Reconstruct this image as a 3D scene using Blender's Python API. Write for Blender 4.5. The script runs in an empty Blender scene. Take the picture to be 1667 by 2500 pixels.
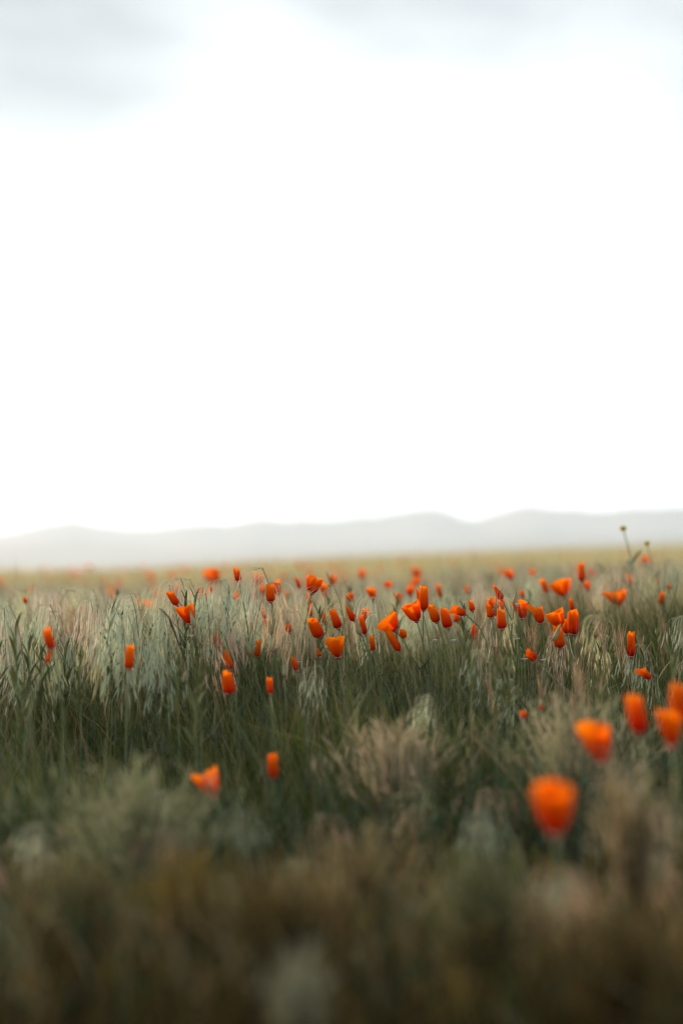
import bpy, math, random
import numpy as np
from mathutils import Vector, Matrix, noise as mnoise

SC = bpy.context.scene
COL = SC.collection
RNG = np.random.default_rng(7)
random.seed(7)

# ------------------------------------------------------------------ camera
CAM_Z = 0.50
F_PX = 2500 * 50 / 36.0            # focal length in photo pixels (50 mm on 24x36, upright)
HOR = 1385.0                       # photo row of eye level
cam_d = bpy.data.cameras.new('camera')
cam_d.sensor_fit = 'VERTICAL'; cam_d.sensor_height = 36; cam_d.sensor_width = 24
cam_d.lens = 50; cam_d.clip_start = 0.02; cam_d.clip_end = 60000
cam_d.dof.use_dof = True; cam_d.dof.focus_distance = 2.52; cam_d.dof.aperture_fstop = 1.75
cam = bpy.data.objects.new('camera', cam_d); COL.objects.link(cam)
cam.location = (0, 0, CAM_Z)
PITCH = math.atan((HOR - 1250) / F_PX)
cam.rotation_euler = (math.radians(90) + PITCH, 0, 0)
SC.camera = cam

# ------------------------------------------------------------------ sky, sun, exposure
SUN_AZ = math.radians(-44)         # to the left of straight ahead: soft back light
SUN_EL = math.radians(21)
world = bpy.data.worlds.new('World'); SC.world = world; world.use_nodes = True
wn, wl = world.node_tree.nodes, world.node_tree.links
wn.clear()
w_out = wn.new('ShaderNodeOutputWorld'); w_bg = wn.new('ShaderNodeBackground')
w_sky = wn.new('ShaderNodeTexSky'); w_sky.sky_type = 'NISHITA'; w_sky.sun_disc = False
w_sky.sun_elevation = SUN_EL; w_sky.sun_rotation = SUN_AZ
w_sky.dust_density = 3.0; w_sky.air_density = 1.0; w_sky.altitude = 700
w_tc = wn.new('ShaderNodeTexCoord')
w_map = wn.new('ShaderNodeMapping'); w_map.inputs['Scale'].default_value = (1.0, 1.0, 2.6)
w_map.inputs['Location'].default_value = (-2.2, -1.3, 0.9)
w_no = wn.new('ShaderNodeTexNoise'); w_no.inputs['Scale'].default_value = 2.3
w_no.inputs['Detail'].default_value = 4.0; w_no.inputs['Roughness'].default_value = 0.45
# thin bright cloud veil: whitest towards the horizon, greyer and thicker higher up, in soft streaks
w_sep = wn.new('ShaderNodeSeparateXYZ'); wl.new(w_tc.outputs['Generated'], w_sep.inputs['Vector'])
w_el = wn.new('ShaderNodeMapRange'); w_el.interpolation_type = 'SMOOTHSTEP'
w_el.inputs['From Min'].default_value = 0.09; w_el.inputs['From Max'].default_value = 0.41
wl.new(w_sep.outputs['Z'], w_el.inputs['Value'])
w_nm = wn.new('ShaderNodeMapRange'); w_nm.inputs['From Min'].default_value = 0.30; w_nm.inputs['From Max'].default_value = 0.62
wl.new(w_tc.outputs['Generated'], w_map.inputs['Vector']); wl.new(w_map.outputs['Vector'], w_no.inputs['Vector'])
wl.new(w_no.outputs['Fac'], w_nm.inputs['Value'])
w_mul = wn.new('ShaderNodeMath'); w_mul.operation = 'MULTIPLY'
wl.new(w_el.outputs['Result'], w_mul.inputs[0])
w_ma = wn.new('ShaderNodeMath'); w_ma.operation = 'MULTIPLY_ADD'; w_ma.inputs[1].default_value = 0.7; w_ma.inputs[2].default_value = 0.48
wl.new(w_nm.outputs['Result'], w_ma.inputs[0]); wl.new(w_ma.outputs[0], w_mul.inputs[1])
w_rmp = wn.new('ShaderNodeValToRGB')
w_rmp.color_ramp.elements[0].position = 0.0; w_rmp.color_ramp.elements[0].color = (15.0, 15.3, 15.2, 1)
w_rmp.color_ramp.elements[1].position = 1.0; w_rmp.color_ramp.elements[1].color = (3.6, 4.1, 4.4, 1)
w_mix = wn.new('ShaderNodeMixRGB'); w_mix.inputs['Fac'].default_value = 0.95
wl.new(w_mul.outputs[0], w_rmp.inputs['Fac'])
wl.new(w_sky.outputs['Color'], w_mix.inputs['Color1']); wl.new(w_rmp.outputs['Color'], w_mix.inputs['Color2'])
wl.new(w_mix.outputs['Color'], w_bg.inputs['Color']); w_bg.inputs['Strength'].default_value = 0.105
wl.new(w_bg.outputs['Background'], w_out.inputs['Surface'])

sun_d = bpy.data.lights.new('sun', 'SUN'); sun_d.energy = 5.0; sun_d.angle = math.radians(9)
sun_d.color = (1.0, 0.80, 0.58)
sun = bpy.data.objects.new('sun', sun_d); COL.objects.link(sun)
to_sun = Vector((math.sin(SUN_AZ) * math.cos(SUN_EL), math.cos(SUN_AZ) * math.cos(SUN_EL), math.sin(SUN_EL)))
sun.rotation_euler = to_sun.to_track_quat('Z', 'Y').to_euler()
sun.location = (3, 6, 6)

SC.render.engine = 'CYCLES'
SC.view_settings.view_transform = 'Standard'; SC.view_settings.look = 'None'
SC.view_settings.exposure = 0.5; SC.view_settings.gamma = 1.0; SC.view_settings.use_curve_mapping = False
cy = SC.cycles
cy.use_denoising = True; cy.filter_width = 1.0; cy.max_bounces = 6; cy.diffuse_bounces = 2; cy.glossy_bounces = 2
cy.transmission_bounces = 5; cy.transparent_max_bounces = 6; cy.volume_bounces = 1
cy.caustics_reflective = False; cy.caustics_refractive = False

# ------------------------------------------------------------------ helpers
def at(px, py, d):
    """photo pixel + distance in front of the camera -> point"""
    # the camera is pitched up by PITCH; rotate the pixel ray, then scale to y == d
    u = (px - 833.5) / F_PX; v = (1250 - py) / F_PX
    c, s = math.cos(PITCH), math.sin(PITCH)
    y = c - v * s; z = s + v * c
    k = d / y
    return Vector((u * k, d, CAM_Z + z * k))

def sstep(a, b, x):
    t = np.clip((np.asarray(x, float) - a) / (b - a), 0, 1)
    return t * t * (3 - 2 * t)

def wob(x, y, f, p=0.0):
    return (np.sin(x * f * 1.7 + y * f * 0.9 + p) + np.sin(y * f * 1.3 - x * f * 0.6 + 2.1 * p + 1.0)
            + np.sin(x * f * 0.8 + y * f * 2.1 + 0.7 * p + 4.0)) / 3.0

RIDGE_Y = 42.0
def ridge_z(x):
    px = 833.5 + F_PX * np.asarray(x, float) / RIDGE_Y
    row = np.interp(px, [-2500, 0, 430, 700, 1000, 1330, 1667, 4000], [1400, 1394, 1392, 1368, 1354, 1340, 1328, 1290])
    return CAM_Z + (HOR - row) / F_PX * RIDGE_Y - 0.22

def ground(x, y):
    x = np.asarray(x, float); y = np.asarray(y, float)
    h = 0.095 + 0.05 * (1 - sstep(0.95, 1.45, y)) + 0.085 * sstep(1.7, 2.75, y + 0.10 * np.sin(x * 3.1 + 0.6) + 0.05 * x)
    h = h - 0.045 * sstep(0.30, 0.42, x) * sstep(2.0, 2.4, y) * (1 - sstep(2.75, 3.2, y))
    h = h + 0.065 * sstep(0.30, 0.75, x) * sstep(2.9, 3.5, y)
    h = h - 0.03 * sstep(0.2, 0.9, -x) * sstep(2.9, 4.2, y)
    h = h + 0.012 * wob(x, y, 4.0) * sstep(9.0, 4.0, y)
    t = sstep(4.5, RIDGE_Y, y)
    h = h * (1 - t) + ridge_z(x) * t
    back = np.clip(y - RIDGE_Y, 0, 1e9)
    h = h - 3.2 * (1 - np.exp(-back / 160.0)) * (1 + 0 * x)
    far = sstep(60, 800, np.hypot(x, y))
    return h * (1 - far) + (-3.0) * far

def mesh_obj(name, verts, faces, mat, parent=None, smooth=True, cols=None, uv=None):
    me = bpy.data.meshes.new(name)
    me.from_pydata([tuple(v) for v in verts], [], faces)
    if smooth:
        me.polygons.foreach_set('use_smooth', [True] * len(me.polygons))
    if uv is not None:
        l = me.uv_layers.new(name='UVMap')
        li = np.empty(len(me.loops), dtype=np.int32); me.loops.foreach_get('vertex_index', li)
        l.data.foreach_set('uv', np.asarray(uv, np.float32)[li].ravel())
    if cols is not None:
        a = me.color_attributes.new('Col', 'FLOAT_COLOR', 'POINT')
        c = np.ones((len(verts), 4), np.float32); c[:, :3] = cols
        a.data.foreach_set('color', c.ravel())
    me.materials.append(mat)
    o = bpy.data.objects.new(name, me); COL.objects.link(o)
    if parent is not None: o.parent = parent
    return o

def tag(o, label=None, cat=None, group=None, kind=None):
    if label: o['label'] = label
    if cat: o['category'] = cat
    if group: o['group'] = group
    if kind: o['kind'] = kind
    return o

def thing(name, loc, label, cat, group=None):
    o = bpy.data.objects.new(name, None); o.empty_display_size = 0.02
    COL.objects.link(o); o.location = loc
    return tag(o, label, cat, group)

class Soup:
    """numpy collector of quads with vertex colours"""
    def __init__(s): s.v, s.f, s.c, s.n = [], [], [], 0
    def add(s, V, Q, C):
        s.v.append(V.reshape(-1, 3)); s.f.append(Q.reshape(-1, 4) + s.n); s.c.append(C.reshape(-1, 3)); s.n += V.reshape(-1, 3).shape[0]
    def arrays(s): return np.concatenate(s.v), np.concatenate(s.f), np.concatenate(s.c)
    def mesh(s, name, mat):
        V, Q, C = s.arrays()
        me = bpy.data.meshes.new(name)
        me.vertices.add(len(V)); me.vertices.foreach_set('co', V.astype(np.float32).ravel())
        me.loops.add(Q.size); me.loops.foreach_set('vertex_index', Q.astype(np.int32).ravel())
        me.polygons.add(len(Q)); me.polygons.foreach_set('loop_start', np.arange(0, Q.size, 4, dtype=np.int32))
        me.update(calc_edges=True)
        me.polygons.foreach_set('use_smooth', np.ones(len(Q), bool))
        a = me.color_attributes.new('Col', 'FLOAT_COLOR', 'POINT')
        c = np.ones((len(V), 4), np.float32); c[:, :3] = C
        a.data.foreach_set('color', c.ravel())
        me.materials.append(mat)
        return me
    def build(s, name, mat, parent=None):
        o = bpy.data.objects.new(name, s.mesh(name, mat)); COL.objects.link(o)
        if parent is not None: o.parent = parent
        return o

def ribbons(soup, P, W, C0, C1, taper=0.8, side=None, mid=0.0, rng=RNG):
    """P (N,S+1,3) centre lines, W (N,) widths, colours root/tip (N,3). mid>0 gives a lens shaped blade"""
    N, S1, _ = P.shape
    t = np.linspace(0, 1, S1)
    T = np.gradient(P, axis=1)
    if side is None:
        a = rng.uniform(0, 2 * np.pi, N)
        side = np.stack([np.cos(a), np.sin(a), np.zeros(N)], 1)
    D = np.cross(T, side[:, None, :]); D = np.cross(D, T)
    nrm = np.linalg.norm(D, axis=2, keepdims=True); D = D / np.maximum(nrm, 1e-9)
    if mid > 0: prof = np.power(np.clip(np.sin(np.pi * np.clip(t * 0.94 + 0.03, 0, 1)), 0, 1), mid)
    else: prof = np.power(1 - t * 0.97, taper)
    h = (W[:, None] * prof[None, :] * 0.5)[..., None] * D
    V = np.stack([P - h, P + h], axis=2)                       # N,S1,2,3
    i = (np.arange(N)[:, None] * S1 + np.arange(S1 - 1)[None, :]) * 2
    Q = np.stack([i, i + 1, i + 3, i + 2], axis=2)
    tt = t[None, :, None, None]
    C = C0[:, None, None, :] * (1 - tt) + C1[:, None, None, :] * tt
    C = np.broadcast_to(C, V.shape)
    soup.add(V, Q, np.array(C))

def blade_lines(root, az, L, lean, bend, S=3):
    """root (N,3), azimuth of lean, length, lean and bend (fractions of the length)"""
    t = np.linspace(0, 1, S + 1)[None, :]
    hx = (lean[:, None] * t + bend[:, None] * t * t) * L[:, None]
    hz = t * L[:, None] * np.sqrt(np.clip(1 - (lean[:, None] + bend[:, None] * t * 0.7) ** 2, 0.05, 1))
    P = np.empty((len(L), S + 1, 3))
    P[..., 0] = root[:, None, 0] + np.cos(az)[:, None] * hx
    P[..., 1] = root[:, None, 1] + np.sin(az)[:, None] * hx
    P[..., 2] = root[:, None, 2] + hz
    return P

def pick(palette, n, rng=RNG, jit=0.18):
    p = np.array([c[:3] for c in palette]); w = np.array([c[3] for c in palette], float); w /= w.sum()
    c = p[rng.choice(len(p), n, p=w)]
    c = c * (1 + rng.normal(0, jit, (n, 1))) * (1 + rng.normal(0, 0.05, (n, 3)))
    return np.clip(c, 0.004, 0.8)

# ------------------------------------------------------------------ materials
def new_mat(name):
    m = bpy.data.materials.new(name); m.use_nodes = True
    m.node_tree.nodes.clear(); return m, m.node_tree.nodes, m.node_tree.links

def leaf_mat(name, trans=0.24, rough=0.75, spec=0.10, tint=(1, 1, 1), sheen=0.0):
    m, n, l = new_mat(name)
    out = n.new('ShaderNodeOutputMaterial'); at_ = n.new('ShaderNodeAttribute'); at_.attribute_name = 'Col'
    oi = n.new('ShaderNodeObjectInfo')
    hs = n.new('ShaderNodeHueSaturation')
    mr = n.new('ShaderNodeMapRange'); mr.inputs['To Min'].default_value = 0.85; mr.inputs['To Max'].default_value = 1.15
    l.new(oi.outputs['Random'], mr.inputs['Value']); l.new(mr.outputs['Result'], hs.inputs['Value'])
    l.new(at_.outputs['Color'], hs.inputs['Color'])
    p = n.new('ShaderNodeBsdfPrincipled'); p.inputs['Roughness'].default_value = rough
    p.inputs['Specular IOR Level'].default_value = spec
    tr = n.new('ShaderNodeBsdfTranslucent'); mx = n.new('ShaderNodeMixShader'); mx.inputs['Fac'].default_value = trans
    l.new(hs.outputs['Color'], p.inputs['Base Color']); l.new(hs.outputs['Color'], tr.inputs['Color'])
    l.new(p.outputs['BSDF'], mx.inputs[1]); l.new(tr.outputs['BSDF'], mx.inputs[2]); l.new(mx.outputs['Shader'], out.inputs['Surface'])
    return m
M_GRASS = leaf_mat('grass_blades')
M_LEAF = leaf_mat('feathery_leaves', 0.25, 0.75, 0.1)
M_STRAW = leaf_mat('seed_heads', 0.4, 0.75, 0.15)

def petal_mat():
    m, n, l = new_mat('orange_petal')
    out = n.new('ShaderNodeOutputMaterial'); uv = n.new('ShaderNodeUVMap'); sep = n.new('ShaderNodeSeparateXYZ')
    l.new(uv.outputs['UV'], sep.inputs['Vector'])
    rmp = n.new('ShaderNodeValToRGB'); e = rmp.color_ramp.elements
    e[0].position = 0.0; e[0].color = (0.42, 0.022, 0.003, 1)
    e[1].position = 1.0; e[1].color = (0.92, 0.225, 0.005, 1)
    k = e.new(0.30); k.color = (0.74, 0.062, 0.002, 1)
    k = e.new(0.75); k.color = (0.89, 0.155, 0.003, 1)
    mp = n.new('ShaderNodeMapping'); mp.inputs['Scale'].default_value = (26, 2.2, 1)
    no = n.new('ShaderNodeTexNoise'); no.inputs['Scale'].default_value = 1.0; no.inputs['Detail'].default_value = 3
    l.new(uv.outputs['UV'], mp.inputs['Vector']); l.new(mp.outputs['Vector'], no.inputs['Vector'])
    add = n.new('ShaderNodeMath'); add.operation = 'MULTIPLY_ADD'; add.inputs[1].default_value = 0.16; add.inputs[2].default_value = -0.08
    l.new(no.outputs['Fac'], add.inputs[0])
    ad2 = n.new('ShaderNodeMath'); ad2.operation = 'ADD'
    l.new(add.outputs[0], ad2.inputs[0]); l.new(sep.outputs['Y'], ad2.inputs[1]); l.new(ad2.outputs[0], rmp.inputs['Fac'])
    oi = n.new('ShaderNodeObjectInfo'); hs = n.new('ShaderNodeHueSaturation')
    mr = n.new('ShaderNodeMapRange'); mr.inputs['To Min'].default_value = 0.491; mr.inputs['To Max'].default_value = 0.505
    l.new(oi.outputs['Random'], mr.inputs['Value']); l.new(mr.outputs['Result'], hs.inputs['Hue']); l.new(rmp.outputs['Color'], hs.inputs['Color'])
    bp = n.new('ShaderNodeBump'); bp.inputs['Strength'].default_value = 0.2; bp.inputs['Distance'].default_value = 0.001
    l.new(no.outputs['Fac'], bp.inputs['Height'])
    p = n.new('ShaderNodeBsdfPrincipled'); p.inputs['Roughness'].default_value = 0.6; p.inputs['Specular IOR Level'].default_value = 0.05
    tr = n.new('ShaderNodeBsdfTranslucent'); mx = n.new('ShaderNodeMixShader'); mx.inputs['Fac'].default_value = 0.45
    l.new(hs.outputs['Color'], p.inputs['Base Color']); l.new(hs.outputs['Color'], tr.inputs['Color'])
    l.new(bp.outputs['Normal'], p.inputs['Normal']); l.new(bp.outputs['Normal'], tr.inputs['Normal'])
    l.new(p.outputs['BSDF'], mx.inputs[1]); l.new(tr.outputs['BSDF'], mx.inputs[2]); l.new(mx.outputs['Shader'], out.inputs['Surface'])
    return m
M_PETAL = petal_mat()

def plain_mat(name, c0, c1, scale=60, rough=0.6, trans=0.0, coord='Object'):
    m, n, l = new_mat(name)
    out = n.new('ShaderNodeOutputMaterial'); tc = n.new('ShaderNodeTexCoord')
    no = n.new('ShaderNodeTexNoise'); no.inputs['Scale'].default_value = scale; no.inputs['Detail'].default_value = 4
    l.new(tc.outputs[coord], no.inputs['Vector'])
    r = n.new('ShaderNodeValToRGB'); r.color_ramp.elements[0].position = 0.35; r.color_ramp.elements[1].position = 0.65
    r.color_ramp.elements[0].color = (*c0, 1); r.color_ramp.elements[1].color = (*c1, 1)
    l.new(no.outputs['Fac'], r.inputs['Fac'])
    p = n.new('ShaderNodeBsdfPrincipled'); p.inputs['Roughness'].default_value = rough; p.inputs['Specular IOR Level'].default_value = 0.25
    l.new(r.outputs['Color'], p.inputs['Base Color'])
    bp = n.new('ShaderNodeBump'); bp.inputs['Strength'].default_value = 0.3; l.new(no.outputs['Fac'], bp.inputs['Height'])
    bp.inputs['Distance'].default_value = 0.2 / scale
    l.new(bp.outputs['Normal'], p.inputs['Normal'])
    if trans:
        tr = n.new('ShaderNodeBsdfTranslucent'); mx = n.new('ShaderNodeMixShader'); mx.inputs['Fac'].default_value = trans
        l.new(r.outputs['Color'], tr.inputs['Color'])
        l.new(p.outputs['BSDF'], mx.inputs[1]); l.new(tr.outputs['BSDF'], mx.inputs[2]); l.new(mx.outputs['Shader'], out.inputs['Surface'])
    else:
        l.new(p.outputs['BSDF'], out.inputs['Surface'])
    return m
M_STEM = plain_mat('poppy_stem', (0.09, 0.13, 0.05), (0.17, 0.20, 0.09), 40)
M_CAP = plain_mat('bud_cap', (0.30, 0.26, 0.12), (0.42, 0.30, 0.17), 90, trans=0.25)
M_CAPG = plain_mat('green_bud_cap', (0.22, 0.27, 0.12), (0.34, 0.33, 0.17), 90, trans=0.25)
M_RIM = plain_mat('receptacle_rim', (0.28, 0.12, 0.09), (0.40, 0.22, 0.17), 120)
M_RIMW = plain_mat('pale_rim', (0.50, 0.44, 0.40), (0.66, 0.60, 0.55), 120)
M_TWIG = plain_mat('dead_twig', (0.05, 0.04, 0.03), (0.11, 0.085, 0.06), 80)
M_YEL = plain_mat('yellow_petals', (0.55, 0.40, 0.03), (0.66, 0.52, 0.06), 120, trans=0.3)
M_YDISC = plain_mat('dark_flower_disc', (0.06, 0.06, 0.015), (0.13, 0.11, 0.02), 200)
M_HAIRY = plain_mat('pale_green_stem', (0.20, 0.24, 0.14), (0.30, 0.32, 0.20), 90)
M_SOIL = None
def soil_mat():
    m, n, l = new_mat('meadow_soil')
    out = n.new('ShaderNodeOutputMaterial'); tc = n.new('ShaderNodeTexCoord')
    a = n.new('ShaderNodeTexNoise'); a.inputs['Scale'].default_value = 7; a.inputs['Detail'].default_value = 8; a.inputs['Roughness'].default_value = 0.7
    b = n.new('ShaderNodeTexNoise'); b.inputs['Scale'].default_value = 0.22; b.inputs['Detail'].default_value = 6
    l.new(tc.outputs['Object'], a.inputs['Vector']); l.new(tc.outputs['Object'], b.inputs['Vector'])
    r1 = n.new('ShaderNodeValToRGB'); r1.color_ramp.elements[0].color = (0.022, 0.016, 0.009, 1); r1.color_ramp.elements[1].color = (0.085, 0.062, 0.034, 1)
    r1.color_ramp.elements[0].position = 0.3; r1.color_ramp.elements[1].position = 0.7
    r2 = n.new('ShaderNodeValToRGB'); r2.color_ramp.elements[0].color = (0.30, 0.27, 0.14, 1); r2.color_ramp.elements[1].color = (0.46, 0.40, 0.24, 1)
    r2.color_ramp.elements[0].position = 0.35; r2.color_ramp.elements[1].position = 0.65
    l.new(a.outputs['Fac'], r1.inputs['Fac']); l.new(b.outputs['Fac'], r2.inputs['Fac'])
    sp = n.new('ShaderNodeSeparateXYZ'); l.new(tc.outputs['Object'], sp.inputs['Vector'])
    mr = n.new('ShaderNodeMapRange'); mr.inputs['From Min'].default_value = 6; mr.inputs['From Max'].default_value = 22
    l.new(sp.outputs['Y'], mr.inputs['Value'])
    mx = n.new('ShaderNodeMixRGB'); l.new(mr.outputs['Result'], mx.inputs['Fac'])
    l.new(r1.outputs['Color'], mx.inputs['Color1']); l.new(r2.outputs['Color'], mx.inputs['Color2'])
    p = n.new('ShaderNodeBsdfPrincipled'); p.inputs['Roughness'].default_value = 0.95; p.inputs['Specular IOR Level'].default_value = 0.1
    l.new(mx.outputs['Color'], p.inputs['Base Color'])
    bp = n.new('ShaderNodeBump'); bp.inputs['Strength'].default_value = 0.6; bp.inputs['Distance'].default_value = 0.02
    l.new(a.outputs['Fac'], bp.inputs['Height']); l.new(bp.outputs['Normal'], p.inputs['Normal'])
    l.new(p.outputs['BSDF'], out.inputs['Surface'])
    return m
M_SOIL = soil_mat()

# ------------------------------------------------------------------ ground
def axis(lo, hi, fine, n):
    s = np.linspace(-1, 1, n); k = 8.0
    a = np.sinh(k * s) / np.sinh(k)
    a = np.where(a < 0, -a * lo, a * hi)
    return a
gx = axis(-14000, 14000, 1, 141)
gy = axis(-9000, 12300, 1, 181) + 2.0
GX, GY = np.meshgrid(gx, gy)
GZ = ground(GX, GY)
V = np.stack([GX, GY, GZ], 2).reshape(-1, 3)
nx = len(gx)
F = [(j * nx + i, j * nx + i + 1, (j + 1) * nx + i + 1, (j + 1) * nx + i) for j in range(len(gy) - 1) for i in range(nx - 1)]
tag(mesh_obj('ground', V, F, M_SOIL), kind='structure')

# ------------------------------------------------------------------ mountains (far away, real size)
M_MTN = plain_mat('mountain_rock', (0.10, 0.10, 0.09), (0.19, 0.17, 0.15), 0.0016, 0.95)
def mountain(name, R, px_rows, seed, rough):
    px = np.array([p[0] for p in px_rows], float); rw = np.array([p[1] for p in px_rows], float)
    n = 420; s = np.linspace(-1.05, 1.05, n)
    col = 833.5 + F_PX * s
    row = np.interp(col, px, rw)
    jag = np.array([mnoise.fractal(Vector((x * 60, seed, 0)), 0.9, 2.1, 5) for x in s])
    H = (HOR - row) / F_PX * R + CAM_Z + jag * rough
    H = np.maximum(H, 25)
    rows = 22; V = []
    for j in range(rows):
        t = j / (rows - 1)
        off = (t - 0.55) * 2600
        prof = 1 - abs(t - 0.55) / (0.55 if t < 0.55 else 0.45)
        for i in range(n):
            x = s[i] * R
            rdg = mnoise.fractal(Vector((x / 520, off / 700, seed)), 0.9, 2.1, 4)
            z = H[i] * max(0, prof) ** 0.85 * (1 + 0.30 * rdg * (1 - prof) * (prof > 0))
            V.append((x + 60 * rdg, R + off, z - 6))
    F = [(j * n + i, j * n + i + 1, (j + 1) * n + i + 1, (j + 1) * n + i) for j in range(rows - 1) for i in range(n - 1)]
    o = mesh_obj(name, V, F, M_MTN); tag(o, kind='structure'); return o
mountain('mountain_range', 9500, [(-2800, 1290), (-900, 1275), (-300, 1300), (0, 1300), (90, 1284), (190, 1258), (255, 1280), (350, 1284), (480, 1275),
         (560, 1270), (640, 1259), (780, 1264), (900, 1252), (1055, 1232), (1160, 1262), (1285, 1226), (1350, 1232), (1450, 1239), (1600, 1232), (1667, 1232),
         (2000, 1220), (2600, 1260), (4500, 1300)], 3.3, 16)
mountain('foothills', 7200, [(-2800, 1330), (-300, 1340), (0, 1322), (200, 1318), (420, 1330), (700, 1322), (1000, 1318), (1300, 1300), (1667, 1296), (2600, 1320), (4500, 1340)], 9.1, 12)

# ------------------------------------------------------------------ haze: a closed box of pale air
def haze_box():
    x0, x1, y0, y1, z0, z1 = -15000, 15000, -9500, 12600, -12.0, 620
    V = [(x, y, z) for z in (z0, z1) for y in (y0, y1) for x in (x0, x1)]
    F = [(0, 2, 3, 1), (4, 5, 7, 6), (0, 1, 5, 4), (2, 6, 7, 3), (0, 4, 6, 2), (1, 3, 7, 5)]
    m, n, l = new_mat('haze'); out = n.new('ShaderNodeOutputMaterial'); v = n.new('ShaderNodeVolumePrincipled')
    v.inputs['Color'].default_value = (0.745, 0.855, 1.0, 1); v.inputs['Density'].default_value = 1.15e-4
    v.inputs['Anisotropy'].default_value = 0.30
    l.new(v.outputs['Volume'], out.inputs['Volume'])
    tag(mesh_obj('haze', V, F, m, smooth=False), kind='stuff')
haze_box()

# ------------------------------------------------------------------ poppies
def tube(pts, radii, sides=6):
    V, F = [], []
    n = len(pts)
    for i, p in enumerate(pts):
        t = (pts[min(i + 1, n - 1)] - pts[max(i - 1, 0)]).normalized()
        a = t.cross(Vector((0.3, 1, 0.1))).normalized(); b = t.cross(a)
        for k in range(sides):
            q = 2 * math.pi * k / sides
            V.append(p + (a * math.cos(q) + b * math.sin(q)) * radii[i])
    for i in range(n - 1):
        for k in range(sides):
            F.append((i * sides + k, i * sides + (k + 1) % sides, (i + 1) * sides + (k + 1) % sides, (i + 1) * sides + k))
    F.append(tuple(range((n - 1) * sides, n * sides)))
    return V, F

def frame(axis):
    z = axis.normalized(); x = z.cross(Vector((0, 1, 0.17))).normalized(); y = z.cross(x)
    return Matrix((x, y, z)).transposed()

def lathe(prof, origin, R, sides=10):
    """profile [(radius, height)] turned about the local z axis of the frame R"""
    V, F = [], []
    for r, h in prof:
        for k in range(sides):
            q = 2 * math.pi * k / sides
            V.append(origin + R @ Vector((r * math.cos(q), r * math.sin(q), h)))
    for i in range(len(prof) - 1):
        for k in range(sides):
            F.append((i * sides + k, i * sides + (k + 1) % sides, (i + 1) * sides + (k + 1) % sides, (i + 1) * sides + k))
    F.append(tuple(reversed(range(sides)))); F.append(tuple(range((len(prof) - 1) * sides, len(prof) * sides)))
    return V, F

PROFILE = {   # radius along the flower, as a share of its half width
    'closed': ([0, .05, .18, .5, .8, 1], [.30, .80, 1.0, .94, .84, .72]),
    'taper':  ([0, .05, .18, .5, .8, 1], [.30, .85, 1.0, .84, .66, .55]),
    'spire':  ([0, .06, .2, .5, .8, 1], [.30, .85, 1.0, .72, .36, .10]),
    'cup':    ([0, .08, .25, .5, .8, 1], [.18, .42, .64, .82, .95, .98]),
    'half':   ([0, .05, .18, .5, .8, 1], [.30, .70, .88, .80, .70, .60]),
    'open':   ([0, .08, .25, .5, .8, 1], [.15, .40, .68, .92, 1.05, 1.10]),
    'capbud': ([0, .06, .2, .5, .8, 1], [.30, .85, 1.0, .95, .9, .8]),
}
def petal(kind, L, W, k, spin, rnd):
    """one thin fan shaped petal as a curved sheet in the flower's own frame (z along the flower)"""
    pv, pr = PROFILE[kind]
    nu, nv = 9, 8
    furled = kind in ('closed', 'taper', 'spire', 'half', 'capbud')
    outer = k % 2 == 0
    span = math.radians(rnd.uniform(185, 215) if furled else rnd.uniform(135, 165))
    lenk = rnd.uniform(.80, 1.0) if k else 1.0
    flare = rnd.uniform(0, .05) if furled else rnd.uniform(-.05, .16)
    if kind == 'half' and k == 0: flare, span = .42, math.radians(125)
    if kind == 'open': flare += rnd.uniform(0, .22)
    ph, ph2 = rnd.uniform(0, 6.28), rnd.uniform(0, 6.28)
    th0 = spin + k * math.pi / 2 + rnd.uniform(-.2, .2)
    curl = rnd.uniform(.10, .22) if furled else rnd.uniform(-.06, .10)
    V, UV = [], []
    for j in range(nv + 1):
        v = j / nv
        r0 = float(np.interp(v, pv, pr)) * W * (1.0 if outer else .90)
        sp = span * (0.62 + 0.38 * min(1, v / .45))
        for i in range(nu + 1):
            u = -1 + 2 * i / nu
            r = r0 * (1 - curl * (u + 1) / 2 - .05 * u * u) + flare * L * v ** 1.6 * (1 - .45 * u * u)
            edge = 1 - (.26 if furled else .15) * u * u * v
            z = L * lenk * v * edge + L * v ** 3 * (.030 * math.sin(3.1 * u + ph) + .022 * math.sin(6.7 * u + ph2))
            r += W * .07 * v ** 2 * math.sin(4.3 * u + ph2 + 2 * v) + W * .03 * math.sin(9 * u + ph) * v
            th = th0 + u * sp / 2
            V.append(Vector((r * math.cos(th), r * math.sin(th), z)))
            UV.append((i / nu * .5 + k, v))
    F = [(j * (nu + 1) + i, j * (nu + 1) + i + 1, (j + 1) * (nu + 1) + i + 1, (j + 1) * (nu + 1) + i) for j in range(nv) for i in range(nu)]
    return V, F, UV

def stem_path(base, axis, root, n=9):
    """curve from the root in the soil up into the flower's base along its axis"""
    h = (base - root).length
    p0, p3 = root, base; p1 = root + Vector((0, 0, h * .42)); p2 = base - axis.normalized() * h * .40
    out = []
    for i in range(n):
        t = i / (n - 1); s = 1 - t
        out.append(p0 * s ** 3 + p1 * 3 * s * s * t + p2 * 3 * s * t * t + p3 * t ** 3)
    return out

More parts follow.
